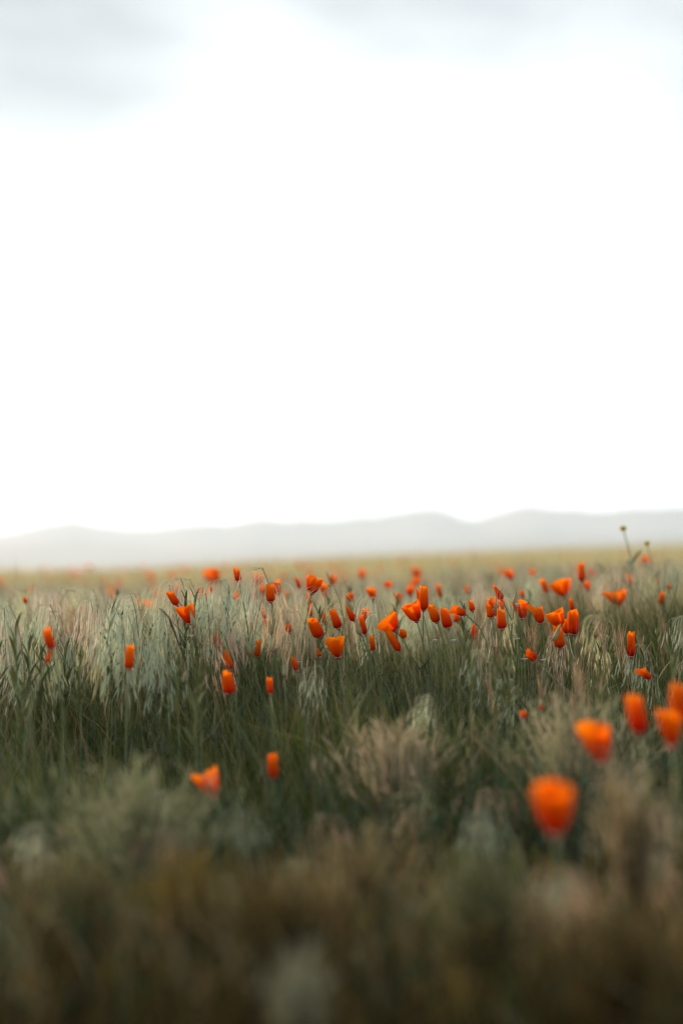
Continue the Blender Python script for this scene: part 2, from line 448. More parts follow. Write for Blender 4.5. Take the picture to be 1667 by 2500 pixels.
FLOWERS = []       # head positions, so that the meadow leaves them room
def poppy(kind, tip, base, w, d, label, group=None, seed=0, tilt=None):
    """tip, base: photo pixels of the flower's ends; w: width in pixels; d: distance in metres"""
    rnd = random.Random(seed * 7919 + 13)
    T, B = at(*tip, d), at(*base, d)
    L = (T - B).length
    dy = (rnd.uniform(-.35, .35) if tilt is None else tilt) * L
    T.y += dy
    ax = T - B
    W = w * d / F_PX / 2 * (1.13 if 2.35 < d < 2.75 else 1.0)
    side = Vector((-ax.x, -ax.y, 0)) * (1.2 + rnd.uniform(0, 1.2)) + Vector((rnd.uniform(-.02, .02), rnd.uniform(-.01, .04), 0))
    rx, ry = B.x + side.x, B.y + side.y
    root = Vector((rx, ry, float(ground(rx, ry)) - .003))
    bud = kind in ('bud', 'greenbud'); spent = kind == 'spent'
    name = 'poppy_bud' if bud else ('spent_poppy' if spent else ('opening_poppy' if kind == 'capbud' else 'poppy'))
    t = thing(name, root, label, 'poppy bud' if bud else ('seed pod' if spent else 'poppy'), group)
    o = B - root; R = frame(ax)
    FLOWERS.append((B.x, B.y, B.z, max(L, 2 * W)))
    pts = stem_path(o - ax.normalized() * .002, ax, Vector((0, 0, 0)))
    sr = .00115 * (1 + .3 * (d < 2.0))
    V, F = tube(pts, [sr * (1.35 - .35 * i / 8) for i in range(9)])
    mesh_obj('stem', V, F, M_STEM, t)
    if not spent:
        rr = min(W * (.50 if not bud else .85), .0055)
        V, F = lathe([(sr, -.004), (rr * .55, -.0015), (rr * 1.08, 0), (rr * 1.12, .0009), (rr * .5, .0014)], o, R)
        mesh_obj('receptacle', V, F, M_RIM, t)
    if bud:
        pr = [(.55, 0), (.95, .07), (1, .18), (.84, .38), (.60, .6), (.34, .8), (.12, .95), (.02, 1)]
        V, F = lathe([(r * W, h * L) for r, h in pr], o, R, 9)
        mesh_obj('bud_cap', V, F, M_CAPG if kind == 'greenbud' else M_CAP, t)
    elif spent:
        # petals gone: the wide pale rim and the young seed pod on top
        V, F = lathe([(sr, -.005), (W * .35, -.002), (W * 1.0, 0), (W * 1.02, .0008), (W * .4, .0012)], o, R, 12)
        mesh_obj('rim', V, F, M_RIMW, t)
        V, F = lathe([(.0012, 0), (.0016, .3 * L), (.0012, .8 * L), (.0002, L)], o, R, 6)
        mesh_obj('seed_pod', V, F, M_CAPG, t)
    else:
        cap = kind == 'capbud'
        Lp = L * (.50 if cap else 1.0)
        spin = rnd.uniform(0, 6.28)
        if kind == 'half': spin = -.2
        for k in range(4):
            V, F, UV = petal(kind, Lp, W, k, spin, rnd)
            V = [o + R @ v for v in V]
            mesh_obj('petal', V, F, M_PETAL, t, uv=UV)
        if cap:
            pr = [(.98, .38), (1.0, .42), (.86, .55), (.60, .72), (.32, .88), (.03, 1)]
            V, F = lathe([(r * W, h * L) for r, h in pr], o, R, 9)
            mesh_obj('bud_cap', V, F, M_CAP, t)
        elif kind in ('cup', 'open'):
            s = Soup(); n = 16
            a = np.linspace(0, 2 * np.pi, n, endpoint=False); tt = np.linspace(0, 1, 3)
            P = np.zeros((n, 3, 3)); P[..., 0] = np.cos(a)[:, None] * W * (.1 + .25 * tt); P[..., 1] = np.sin(a)[:, None] * W * (.1 + .25 * tt); P[..., 2] = L * (.1 + .35 * tt)
            P = P @ np.array(R.transposed()) + np.array(o)
            ribbons(s, P, np.full(n, .0012), np.tile([.75, .34, .02], (n, 1)), np.tile([.8, .42, .03], (n, 1)), taper=.1, rng=np.random.default_rng(seed))
            s.build('stamens', M_STRAW, t)
    return t

G_MOUND = 'poppies along the top of the mound'
G_BACK = 'poppies growing behind the mound'
G_NEAR = 'poppies growing before the mound'
G_BUD = 'poppy buds on the mound'
G_SPENT = 'poppies that have lost their petals'
FUZZ = 'small soft orange poppy growing among pale grass just behind the mound'
TABLE = [
 # kind, tip, base, width, distance, label
 ('closed', (412,1441), (433,1477), 18, 2.50, 'small furled orange poppy tilted over a wide torn-looking cup poppy', G_MOUND),
 ('cup', (449,1476), (468,1522), 38, 2.48, 'half-open orange cup poppy with a slim bud pressed to its side', G_MOUND),
 ('closed', (518,1533), (537,1584), 19, 2.50, 'furled orange poppy, uppermost of three flowers one below another', G_MOUND),
 ('spire', (552,1584), (561,1636), 22, 2.42, 'pointed orange poppy, middle one of three flowers one below another', G_MOUND),
 ('taper', (555,1634), (561,1693), 36, 2.10, 'fat furled orange poppy, lowest of three flowers one below another', G_MOUND),
 ('closed', (657,1653), (661,1695), 17, 2.10, 'slim soft furled poppy alone low on the mound slope', G_MOUND),
 ('closed', (575,1386), (583,1419), 15, 2.55, 'tall furled orange poppy standing clear above the nodding grass heads', G_MOUND),
 ('closed', (657,1423), (662,1470), 23, 2.50, 'furled orange poppy under the tallest nodding grass plume', G_MOUND),
 ('closed', (676,1412), (678,1452), 21, 3.10, 'soft furled poppy close behind the flower under the tallest plume', G_BACK),
 ('capbud', (689,1488), (708,1545), 15, 2.50, 'opening poppy with a tan pointed cap still over its orange base', G_MOUND),
 ('closed', (759,1506), (780,1555), 30, 2.48, 'broad furled orange poppy leaning, with a long straight stem', G_MOUND),
 ('cup', (770,1406), (760,1449), 38, 2.55, 'bright orange cup poppy glowing high above the mound', G_MOUND),
 ('cup', (790,1422), (796,1460), 22, 3.10, 'red-orange poppy blurred right behind the glowing cup poppy', G_BACK),
 ('taper', (750,1445), (756,1477), 14, 2.85, 'narrow poppy below the stem of the glowing cup poppy', G_MOUND),
 ('taper', (755,1473), (759,1504), 13, 2.80, 'narrow red poppy hanging lower on the line below the glowing cup poppy', G_MOUND),
 ('closed', (722,1409), (731,1436), 10, 3.30, 'thin soft poppy standing alone between two plumes behind the mound', G_BACK),
 ('taper', (786,1489), (795,1524), 15, 2.55, 'small bent orange poppy beside a broad leaning one', G_MOUND),
 ('taper', (809,1484), (827,1535), 21, 2.50, 'pointed orange poppy with a flaring tip above a round-lipped cup flower', G_MOUND),
 ('spire', (842,1475), (865,1515), 18, 2.50, 'slender pointed poppy lying back along the grass', G_MOUND),
 ('closed', (878,1496), (891,1549), 14, 2.50, 'long thin orange poppy beside a tan bud', G_MOUND),
 ('cup', (893,1486), (887,1515), 20, 2.70, 'small shaded cup poppy behind the long thin one', G_MOUND),
 ('cup', (816,1551), (825,1605), 40, 2.40, 'round-lipped open cup poppy low on the mound in dark grass', G_MOUND),
 ('open', (937,1506), (966,1540), 42, 2.50, 'ragged open poppy bent sideways over a long hanging one', G_MOUND),
 ('closed', (938,1527), (976,1590), 18, 2.46, 'long orange poppy hanging steeply under the ragged open flower', G_MOUND),
 ('closed', (984,1535), (983,1557), 18, 2.52, 'stubby red-orange poppy at the edge of the ragged open flower', G_MOUND),
 ('cup', (1001,1468), (1017,1517), 42, 2.52, 'large wide cup poppy under a tall upright furled one', G_MOUND),
 ('closed', (1034,1426), (1033,1490), 21, 2.55, 'tall upright furled poppy rising behind the large wide cup', G_MOUND),
 ('spire', (1018,1436), (1030,1487), 14, 2.62, 'thin bright poppy tucked against the tall upright furled one', G_MOUND),
 ('cup', (999,1430), (1001,1456), 20, 3.50, 'soft round poppy behind the large wide cup', G_BACK),
 ('closed', (1050,1476), (1066,1519), 23, 2.50, 'plump furled poppy leaning beside the large wide cup', G_MOUND),
 ('closed', (1083,1483), (1094,1534), 23, 2.48, 'plump straight furled poppy next in line after the leaning plump one', G_MOUND),
 ('closed', (1065,1422), (1076,1458), 12, 3.50, 'soft thin poppy leaning behind the two plump furled ones', G_BACK),
 ('half', (1105,1480), (1134,1499), 20, 2.52, 'bright poppy lying almost flat with its mouth to one side', G_MOUND),
 ('closed', (1111,1496), (1117,1518), 16, 2.70, 'short shaded poppy under the flat-lying bright one', G_MOUND),
 ('taper', (1147,1465), (1153,1492), 15, 2.58, 'small bright poppy half hidden by a pale round seed head', G_MOUND),
 ('cup', (1206,1453), (1216,1507), 38, 2.58, 'broad cup poppy in the thick of the crowd by a pale seed head', G_MOUND),
 ('taper', (1190,1473), (1198,1508), 18, 2.50, 'small furled poppy before the broad cup in the crowd', G_MOUND),
 ('spire', (1204,1427), (1224,1463), 18, 2.50, 'cone-shaped orange poppy perched highest over the crowd', G_MOUND),
 ('taper', (1222,1483), (1225,1537), 23, 2.44, 'upright furled orange poppy with a pink rim below the crowd', G_MOUND),
 ('taper', (1160,1524), (1155,1562), 20, 2.62, 'dull red poppy sunk in the pinkish grass below the crowd', G_MOUND),
 ('cup', (1268,1465), (1277,1511), 30, 2.52, 'crumpled bright cup poppy beside bristly grass awns', G_MOUND),
 ('half', (1309,1474), (1319,1521), 22, 2.50, 'furled poppy with one yellow-lit petal unfolded', G_MOUND),
 ('cup', (1348,1490), (1367,1530), 42, 2.50, 'round cup poppy of the tight cluster, beside two taller ones', G_MOUND),
 ('closed', (1396,1487), (1400,1549), 30, 2.52, 'tallest poppy of the tight cluster, furled and broad', G_MOUND),
 ('taper', (1356,1524), (1367,1582), 27, 2.44, 'lowest poppy of the tight cluster, with a green bud against it', G_MOUND),
 ('cup', (1376,1505), (1383,1548), 26, 2.56, 'poppy in the middle of the tight cluster', G_MOUND),
 ('closed', (1281,1589), (1307,1610), 19, 2.42, 'small lone poppy lying on its side below the tight cluster', G_MOUND),
 ('taper', (1536,1543), (1540,1603), 22, 2.40, 'lone upright furled poppy in dark grass beside bristly awns', G_MOUND),
 ('half', (1561,1628), (1586,1657), 20, 2.30, 'bent poppy with a red base lying below the lone upright one', G_MOUND),
 ('closed', (1418,1371), (1420,1420), 20, 3.30, 'tall soft furled poppy standing up from the second rise', G_BACK),
 ('open', (1366,1418), (1377,1457), 40, 3.40, 'wide soft red-orange poppy with spread petals on the second rise', G_BACK),
 ('closed', (1320,1412), (1334,1446), 18, 3.60, 'soft red poppy leaning beside the wide spread one on the second rise', G_BACK),
 ('taper', (1390,1460), (1397,1490), 13, 3.00, 'thin red poppy between the tight cluster and the second rise', G_BACK),
 ('open', (1499,1438), (1511,1478), 40, 3.30, 'broad soft red poppy showing its hollow on the second rise', G_BACK),
 ('closed', (1615,1444), (1613,1477), 17, 3.40, 'pinkish soft poppy low at the far end of the second rise', G_BACK),
 ('cup', (1238,1390), (1247,1415), 25, 3.90, 'bright soft poppy with a glowing centre over the far grass', G_BACK),
 ('closed', (1545,1690), (1563,1792), 46, 1.55, 'large blurred poppy standing slim in the near grass', G_NEAR),
 ('cup', (1436,1764), (1475,1860), 72, 1.48, 'large blurred poppy leaning over dark red towards its base', G_NEAR),
 ('closed', (1652,1662), (1657,1762), 50, 1.52, 'upper of two big blurred poppies one above the other', G_NEAR),
 ('cup', (1626,1726), (1640,1824), 54, 1.48, 'lower of two big blurred poppies one above the other', G_NEAR),
 ('cup', (1341,1907), (1357,2038), 100, 1.18, 'biggest blurred cup poppy glowing orange at its rim, deep red below', G_NEAR),
 ('closed', (1277,1734), (1278,1755), 18, 1.95, 'tiny soft pink poppy tip in pale grass below the mound', G_NEAR),
 ('capbud', (1321,1704), (1321,1734), 12, 2.05, 'tiny yellow-tipped poppy bud showing red, in grass below the mound', G_NEAR),
 ('cup', (498,1880), (525,1950), 56, 1.75, 'blurred wide orange poppy alone low in the dark hollow', G_NEAR),
 ('closed', (665,1838), (668,1900), 26, 1.85, 'blurred slim poppy standing upright in the dark hollow', G_NEAR),
 ('closed', (315,1571), (315,1635), 25, 2.08, 'upright soft furled poppy alone among silvery plumes', G_MOUND),
 ('closed', (113,1531), (128,1586), 23, 1.95, 'soft red poppy bent in green grass, above a smaller one', G_MOUND),
 ('taper', (128,1585), (114,1619), 14, 1.95, 'small red poppy hanging just below a bent soft one', G_MOUND),
 ('open', (355,1462), (355,1497), 46, 3.60, 'broad soft orange poppy behind a silvery nodding plume', G_BACK),
 ('closed', (516,1431), (517,1444), 7, 2.50, 'tiny sharp orange poppy tip inside a nodding plume', G_MOUND),
 ('taper', (632,1561), (628,1603), 14, 2.50, 'narrow reddish poppy spike between a green bud and a silver leaf', G_MOUND),
 ('taper', (714,1602), (725,1637), 14, 2.42, 'small dark red poppy under a pale petal-less rim', G_MOUND),
 ('spire', (775,1582), (780,1604), 12, 2.48, 'small orange poppy tip beside a tall tan bud', G_MOUND),
 ('taper', (905,1549), (911,1588), 13, 2.46, 'faded slim poppy in grey grass under the long thin one', G_MOUND),
 ('taper', (643,1486), (650,1512), 13, 2.70, 'dull red poppy behind a curved grey stem', G_MOUND),
 ('taper', (650,1508), (656,1532), 13, 2.68, 'dull red poppy deep in the grass behind a green bud', G_MOUND),
 ('cup', (905,1434), (912,1468), 24, 3.30, 'soft dark orange poppy behind the middle of the mound', G_BACK),
]
for px, py, w, h, d in [(573,1457,20,16,3.3), (949,1431,20,22,3.7), (973,1460,15,26,3.5), (856,1458,22,18,3.3), (1017,1420,20,20,4.2), (207,1492,18,20,3.2),
                        (62,1465,11,16,3.2), (1433,1432,18,24,3.6), (1601,1420,9,14,3.6), (1632,1432,9,14,3.5), (1537,1416,22,26,4.0), (884,1402,18,22,5.0), (814,1415,18,26,4.4),
                        (1140,1440,14,22,3.7), (1275,1450,12,20,3.4), (1300,1400,16,18,4.4), (640,1440,16,18,3.6), (700,1452,14,18,3.4)]:
    TABLE.append(('closed' if w < 15 else 'cup', (px - 3, py - h / 2), (px + 2, py + h / 2), w, d, FUZZ, G_BACK))
BUD = [
 ('greenbud', (597,1548), (611,1596), 13, 2.46, 'tall green pointed bud leaning beside a reddish poppy spike'),
 ('greenbud', (668,1551), (668,1589), 13, 2.46, 'upright tan-green bud with a wide rim in dark grass'),
 ('greenbud', (657,1512), (663,1546), 12, 2.50, 'green bud before dull red flowers in the grass'),
 ('greenbud', (692,1613), (694,1649), 11, 2.36, 'pale green bud low on the slope, out of the dark grass'),
 ('greenbud', (463,1489), (475,1528), 12, 2.42, 'slim green bud pressed against a half-open cup poppy'),
 ('bud', (867,1504), (878,1546), 14, 2.46, 'tan pink bud close beside the long thin poppy'),
 ('bud', (1259,1441), (1255,1475), 10, 2.50, 'thin brown curved bud rising over the crumpled cup poppy'),
 ('bud', (1060,1524), (1068,1558), 9, 2.48, 'reddish thin bud hanging under the leaning plump poppy'),
 ('bud', (1464,1512), (1453,1553), 13, 2.46, 'single fat tan bud alone against dark grass'),
 ('bud', (763,1561), (768,1606), 14, 2.44, 'tall tan bud next to a small orange tip'),
 ('greenbud', (1369,1522), (1352,1560), 11, 2.38, 'green bud crossing the lowest flower of the tight cluster'),
]
SPENT = [(525,1522,13), (703,1567,18), (727,1616,18), (803,1581,18), (1062,1563,13), (1107,1563,13), (1262,1559,12), (1279,1609,16), (1326,1611,14), (1262,1475,12), (468,1552,10)]
for i, (k, t_, b_, w_, d_, lab, grp) in enumerate(TABLE):
    poppy(k, t_, b_, w_, d_, lab, grp, i + 1)
for i, (k, t_, b_, w_, d_, lab) in enumerate(BUD):
    poppy(k, t_, b_, w_, d_, lab, G_BUD, 300 + i)
for i, (x_, y_, w_) in enumerate(SPENT):
    poppy('spent', (x_ - 1, y_ - 14), (x_, y_), w_, 2.46, 'thin stem with a flat pale rim where petals fell, in grass', G_SPENT, 400 + i, tilt=.1)

# far poppies: soft pinkish dots across the meadow, too small to show their parts
def far_poppy_mesh(seed):
    rnd = random.Random(seed); V, F, UV, M = [], [], [], []
    L, W = .038, .017; H = rnd.uniform(.19, .26)
    lean = Vector((rnd.uniform(-.10, .02), rnd.uniform(-.05, .05), H))
    for k in range(4):
        v, f, uv = petal(('cup', 'closed', 'open')[seed % 3], L, W, k, 0, rnd); n = len(V)
        R = frame(Vector((lean.x * 1.5, lean.y, .1)))
        V += [lean + R @ p for p in v]; F += [tuple(i + n for i in q) for q in f]; UV += uv; M += [0] * len(f)
    v, f = tube([Vector((0, 0, 0)), lean * .5 + Vector((.01, 0, 0)), lean], [.0014] * 3, 5); n = len(V)
    V += v; F += [tuple(i + n for i in q) for q in f]; UV += [(0, 0)] * len(v); M += [1] * len(f)
    o = mesh_obj('poppy', V, F, M_PETAL, uv=UV); me = o.data; me.materials.append(M_STEM)
    me.polygons.foreach_set('material_index', M); bpy.data.objects.remove(o)
    return me
FARM = [far_poppy_mesh(s) for s in range(9)]
r_ = random.Random(21)
for i in range(140):
    y = 4.2 + 18 * r_.random() ** 1.4; x = r_.uniform(-1, 1) * (.25 * y + .3)
    if r_.random() < .45 and x > 0: x = -x
    o = bpy.data.objects.new('poppy', FARM[i % 9]); COL.objects.link(o)
    o.location = (x, y, float(ground(x, y)) - .004); o.rotation_euler = (0, 0, r_.uniform(-.8, .8)); o.scale = [r_.uniform(.85, 1.15)] * 3
    tag(o, 'tiny out-of-focus orange %s poppy in the meadow %s' % (('cup-shaped', 'furled', 'spread')[(i % 9) % 3], 'a few steps behind the mound' if y < 7 else 'far behind, near its skyline'), 'poppy', 'poppies of the far meadow')

# ------------------------------------------------------------------ nodding grass plumes
def plume_soups(seed, n_spk=20, big=1.0):
    """arching stem and the one-sided fountain of hanging spikelets of a brome grass; stem about 0.27 m tall"""
    rng = np.random.default_rng(seed)
    st, pn = Soup(), Soup()
    H = rng.uniform(.235, .28); side = 1 if rng.random() < .3 else -1
    az = (0 if side > 0 else np.pi) + rng.normal(0, .7)
    d = np.array([np.cos(az), np.sin(az)])
    t = np.linspace(0, 1, 10)
    reach = rng.uniform(.025, .05)
    C = np.zeros((10, 3))
    C[:, 2] = H * np.where(t < .8, t / .8 * .93, .93 + .07 * np.sin((t - .8) / .2 * np.pi * .75))
    hx = reach * np.clip((t - .45) / .55, 0, 1) ** 2
    C[:, 0], C[:, 1] = d[0] * hx, d[1] * hx
    stc = np.array([[.16, .18, .085]]); tpc = np.array([[.30, .27, .17]])
    for a in (0, np.pi / 2):
        ribbons(st, C[None], np.array([.0022]), stc, tpc, taper=.25, side=np.array([[np.cos(a), np.sin(a), 0]]))
    # two leaf blades on the stem
    k = 3
    P = blade_lines(np.tile(C[2], (k, 1)), rng.uniform(0, 6.28, k), rng.uniform(.07, .12, k), np.abs(rng.normal(.3, .15, k)), np.abs(rng.normal(.4, .2, k)), 4)
    ribbons(st, P, np.full(k, .0028), pick(P_GREENL, k, rng), pick(P_GREENL, k, rng), rng=rng)
    # branches: leave near the top, arch over and hang
    n = n_spk
    i0 = rng.uniform(.62, 1.0, n)
    org = np.stack([np.interp(i0, t, C[:, q]) for q in range(3)], 1)
    a2 = az + rng.normal(0, 1.0, n)
    out = rng.uniform(.008, .038, n) * big; rise = rng.uniform(.004, .014, n); drop = rng.uniform(.012, .052, n)
    D = np.stack([np.cos(a2), np.sin(a2), np.zeros(n)], 1)
    u = np.linspace(0, 1, 5)[None, :]
    Pb = org[:, None, :] + D[:, None, :] * (out[:, None] * (1 - (1 - u) ** 2))[..., None]
    Pb[..., 2] += rise[:, None] * 2.2 * u - (rise[:, None] * 2.2 + drop[:, None]) * u ** 2
    base = pick([P_SEED[seed % 4]], 1, rng, .08)
    col = np.clip(base * (1 + rng.normal(0, .12, (n, 1))), .02, .7)
    ribbons(pn, Pb, np.full(n, .0007), col * .8, col, taper=.1, rng=rng)
    # hanging spikelets, two crossed lens-shaped ribbons, with awns
    E = Pb[:, -1]; Ls = rng.uniform(.014, .024, n) * big
    dirv = np.stack([D[:, 0] * .25, D[:, 1] * .25, -np.ones(n)], 1) + rng.normal(0, .09, (n, 3))
    dirv /= np.linalg.norm(dirv, axis=1, keepdims=True)
    Ps = E[:, None, :] + dirv[:, None, :] * (Ls[:, None] * np.linspace(0, 1, 4)[None, :])[..., None]
    for a in (0, np.pi / 2):
        sd = np.tile([np.cos(a), np.sin(a), 0], (n, 1))
        ribbons(pn, Ps, np.full(n, .0027), col, col * 1.1, mid=.8, side=sd, rng=rng)
    for q in range(3):
        dv = dirv + rng.normal(0, .20, (n, 3))
        Pa = Ps[:, 2][:, None, :] + dv[:, None, :] * (rng.uniform(.010, .017, n)[:, None] * np.linspace(0, 1, 2)[None, :])[..., None]
        ribbons(pn, Pa, np.full(n, .0006), col * 1.15, col * 1.2, taper=.3, rng=rng)
    return st, pn
P_GREENL = [(0.09, 0.11, 0.035, 3), (0.14, 0.15, 0.06, 2)]
SEEDC = ('cream', 'grey-green', 'pale straw', 'pinkish')
P_SEED = [(0.62, 0.59, 0.43, 4), (0.46, 0.50, 0.37, 3), (0.62, 0.54, 0.36, 2), (0.58, 0.42, 0.31, 1.3)]
PL = [plume_soups(100 + i, 36 + (i % 3) * 9, 1.0 + .12 * (i % 4)) for i in range(12)]
PLM = [(a.mesh('stem', M_GRASS), b.mesh('panicle', M_STRAW)) for a, b in PL]
def put_plume(x, y, top=None, kind=None, label=None, group=None, rz=None, r=random):
    """a grass head rooted in the ground; top: height of its crown above the ground"""
    i = r.randrange(12) if kind is None else kind
    z = float(ground(x, y))
    h0 = PL[i][0].arrays()[0][:, 2].max()
    s = 1.0 if top is None else top / h0
    o = thing('nodding_plume', (x, y, z - .003), label, 'seed head', group)
    o.scale = (min(s, 1.35) if s > 1 else max(s, .8), min(s, 1.35) if s > 1 else max(s, .8), s); o.rotation_euler = (0, 0, r.uniform(-.6, .6) if rz is None else rz)
    for nm, me in zip(('stem', 'panicle'), PLM[i]):
        c = bpy.data.objects.new(nm, me); COL.objects.link(c); c.parent = o
    return o
NAMED = [((648,1382), 2.52, 'tallest silvery plume of the mound drooping over a furled poppy'),
         ((508,1412), 2.52, 'wide silvery plume curving over like a fountain with a tiny orange tip'),
         ((592,1418), 2.60, 'narrow pale plume beside the tallest furled poppy stem'),
         ((440,1408), 2.60, 'small silver plume behind dark leafy sprigs'),
         ((355,1484), 2.50, 'bushy silvery plume fanning in front of a broad soft poppy'),
         ((455,1505), 2.40, 'thick grey-green plume hanging under the half-open cup poppy'),
         ((820,1425), 2.55, 'upright pale plume beside the glowing cup poppy'),
         ((735,1488), 2.46, 'fine arching plume over the opening capped poppy'),
         ((1165,1452), 2.50, 'dense pale rounded plume in the middle of the poppy crowd'),
         ((1575,1570), 2.40, 'straw plume of few strands drooping beside the lone upright poppy'),
         ((1640,1590), 2.38, 'loose straw plume arching over the bent red-based poppy'),
         ((905,1455), 2.55, 'small plume with a bright bent tip behind a slender poppy')]
r_ = random.Random(5)
for (px, py), d, lab in NAMED:
    p = at(px, py, d); put_plume(p.x + .02, p.y, p.z - float(ground(p.x, p.y)), None, lab, 'nodding plumes of the mound', r=r_)
def free_of_flowers(x, y, top, rad=.035):
    """a plant is left out where it would stand right against a flower"""
    for fx, fy, fz, fl in FLOWERS:
        if y < fy and fy - y < .45 and abs(x * fy / y - fx) < rad * .6 + fl * .4:
            zl = CAM_Z + (top - CAM_Z) * fy / y
            if zl > fz - .005: return False
    return True
n = 0
while n < 185:
    y = r_.uniform(1.95, 3.7); x = r_.uniform(-1, 1) * (.25 * y + .08)
    if wob(np.array(x), np.array(y), 3.4, 2.0) < -.25 + r_.uniform(-.4, .3): continue
    g0 = float(ground(x, y)); top = r_.uniform(.21, .285) * (1 if y > 2.3 else .85)
    if x < -.2: top += .012
    if not free_of_flowers(x, y, g0 + top): continue
    if y < 2.25 and r_.random() < .95: continue
    if x > .30 and y < 3.35 and r_.random() < .92: continue
    k = r_.randrange(12)
    if k % 4 == 3 and r_.random() < .6: k = 4 * (k // 4)
    put_plume(x, y, top, k, '%s nodding grass plume on %s' % (SEEDC[k % 4], 'the near slope of the mound' if y < 2.3 else ('the crest of the mound' if y < 2.9 else 'the ground behind the crest')), 'nodding plumes of the mound', r=r_); n += 1
# the rest, further away and in the foreground, as one mass
def mass_plumes(name, label, n, y0, y1, power, seed, tmin, tmax, dark=1.0, keep=None):
    rng = np.random.default_rng(seed); s = Soup()
    arr = [tuple(np.concatenate(z) if k != 1 else np.concatenate([z[0], z[1] + len(a.arrays()[0])]) for k, z in enumerate(zip(a.arrays(), b.arrays()))) for a, b in PL]
    for _ in range(n):
        y = (y0 ** power + rng.random() * (y1 ** power - y0 ** power)) ** (1 / power); x = rng.uniform(-1, 1) * (.25 * y + .4)
        if keep is not None and not keep(x, y, rng): continue
        V, Q, C = arr[rng.integers(12)]
        h = rng.uniform(tmin, tmax); a = rng.normal(0, .6); k = h / .262
        if not free_of_flowers(x, y, float(ground(x, y)) + h): continue
        R = np.array([[math.cos(a), -math.sin(a), 0], [math.sin(a), math.cos(a), 0], [0, 0, 1]])
        W = (V * np.array([max(k, .75)] * 2 + [k])) @ R.T + np.array([x, y, float(ground(x, y)) - .003])
        s.add(W, Q, np.clip(C * dark * (1 + rng.normal(0, .10)), .01, .7))
    tag(s.build(name, M_STRAW), label, 'grass', kind='stuff')
mass_plumes('meadow_plumes', 'silvery seed heads of the meadow behind the mound', 560, 3.5, 9.0, .6, 3, .22, .28)
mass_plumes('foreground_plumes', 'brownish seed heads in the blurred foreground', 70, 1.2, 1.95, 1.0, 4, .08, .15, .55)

# ------------------------------------------------------------------ bristly brome with pinkish awns
def bristle_soups(seed):
    rng = np.random.default_rng(seed); st, aw = Soup(), Soup()
    H = .22
    P = blade_lines(np.zeros((1, 3)), np.array([np.pi]), np.array([H]), np.array([.04]), np.array([.08]), 6)
    ribbons(st, P, np.array([.0018]), np.array([[.14, .15, .06]]), np.array([[.30, .20, .13]]), taper=.2, side=np.array([[1., 0, 0]]))
    n = 26
    k = rng.uniform(.72, 1.0, n); tt = np.linspace(0, 1, 7)
    org = np.stack([np.interp(k, tt, P[0, :, q]) for q in range(3)], 1)
    A = blade_lines(org, rng.uniform(0, 6.28, n), rng.uniform(.030, .055, n), np.abs(rng.normal(.22, .12, n)), np.zeros(n), 2)
    g = pick([(.16, .17, .07, 2), (.26, .19, .11, 1)], n, rng); r = pick([(.46, .25, .18, 2), (.42, .32, .2, 1)], n, rng)
    ribbons(aw, A, np.full(n, .0013), g, r, taper=.6, rng=rng)
    return st, aw
BR = [bristle_soups(500 + i) for i in range(4)]
BRM = [(a.mesh('stem', M_GRASS), b.mesh('awns', M_STRAW)) for a, b in BR]
def put_bristle(x, y, top, label, r):
    o = thing('bristly_stalk', (x, y, float(ground(x, y)) - .003), label, 'seed head', 'bristly grasses of the mound')
    s = top / .25; o.scale = (1, 1, s); o.rotation_euler = (r.uniform(-.08, .08), r.uniform(-.1, .1), r.uniform(-1, 1))
    for nm, me in zip(('stem', 'awns'), BRM[r.randrange(4)]):
        c = bpy.data.objects.new(nm, me); COL.objects.link(c); c.parent = o
SPIKES = [((1503,1508), 2.42, 'tall bristly awned grass standing beside the lone upright poppy'), ((1245,1425), 2.5, 'bristly straw awns rising above the cone-shaped poppy'),
          ((1290,1490), 2.48, 'bristly straw awns between the crumpled cup and the half-unfolded poppy'), ((1365,1482), 2.55, 'pink bristly awns sticking out over the tight cluster'),
          ((1432,1535), 2.45, 'short pink bristles beside the fat tan bud')]
for (px, py), d, lab in SPIKES:
    p = at(px, py, d); put_bristle(p.x, p.y, p.z - float(ground(p.x, p.y)), lab, r_)
n = 0
while n < 70:
    y = r_.uniform(2.1, 3.4); x = r_.uniform(-1, 1) * (.25 * y + .05)
    if x < 0 and r_.random() < .4: continue
    top = r_.uniform(.20, .27)
    if not free_of_flowers(x, y, float(ground(x, y)) + top): continue
    put_bristle(x, y, top, 'bristly awned stalk with pinkish tips on %s' % ('the near slope of the mound' if y < 2.3 else ('the crest of the mound' if y < 2.9 else 'the ground behind the crest')), r_); n += 1

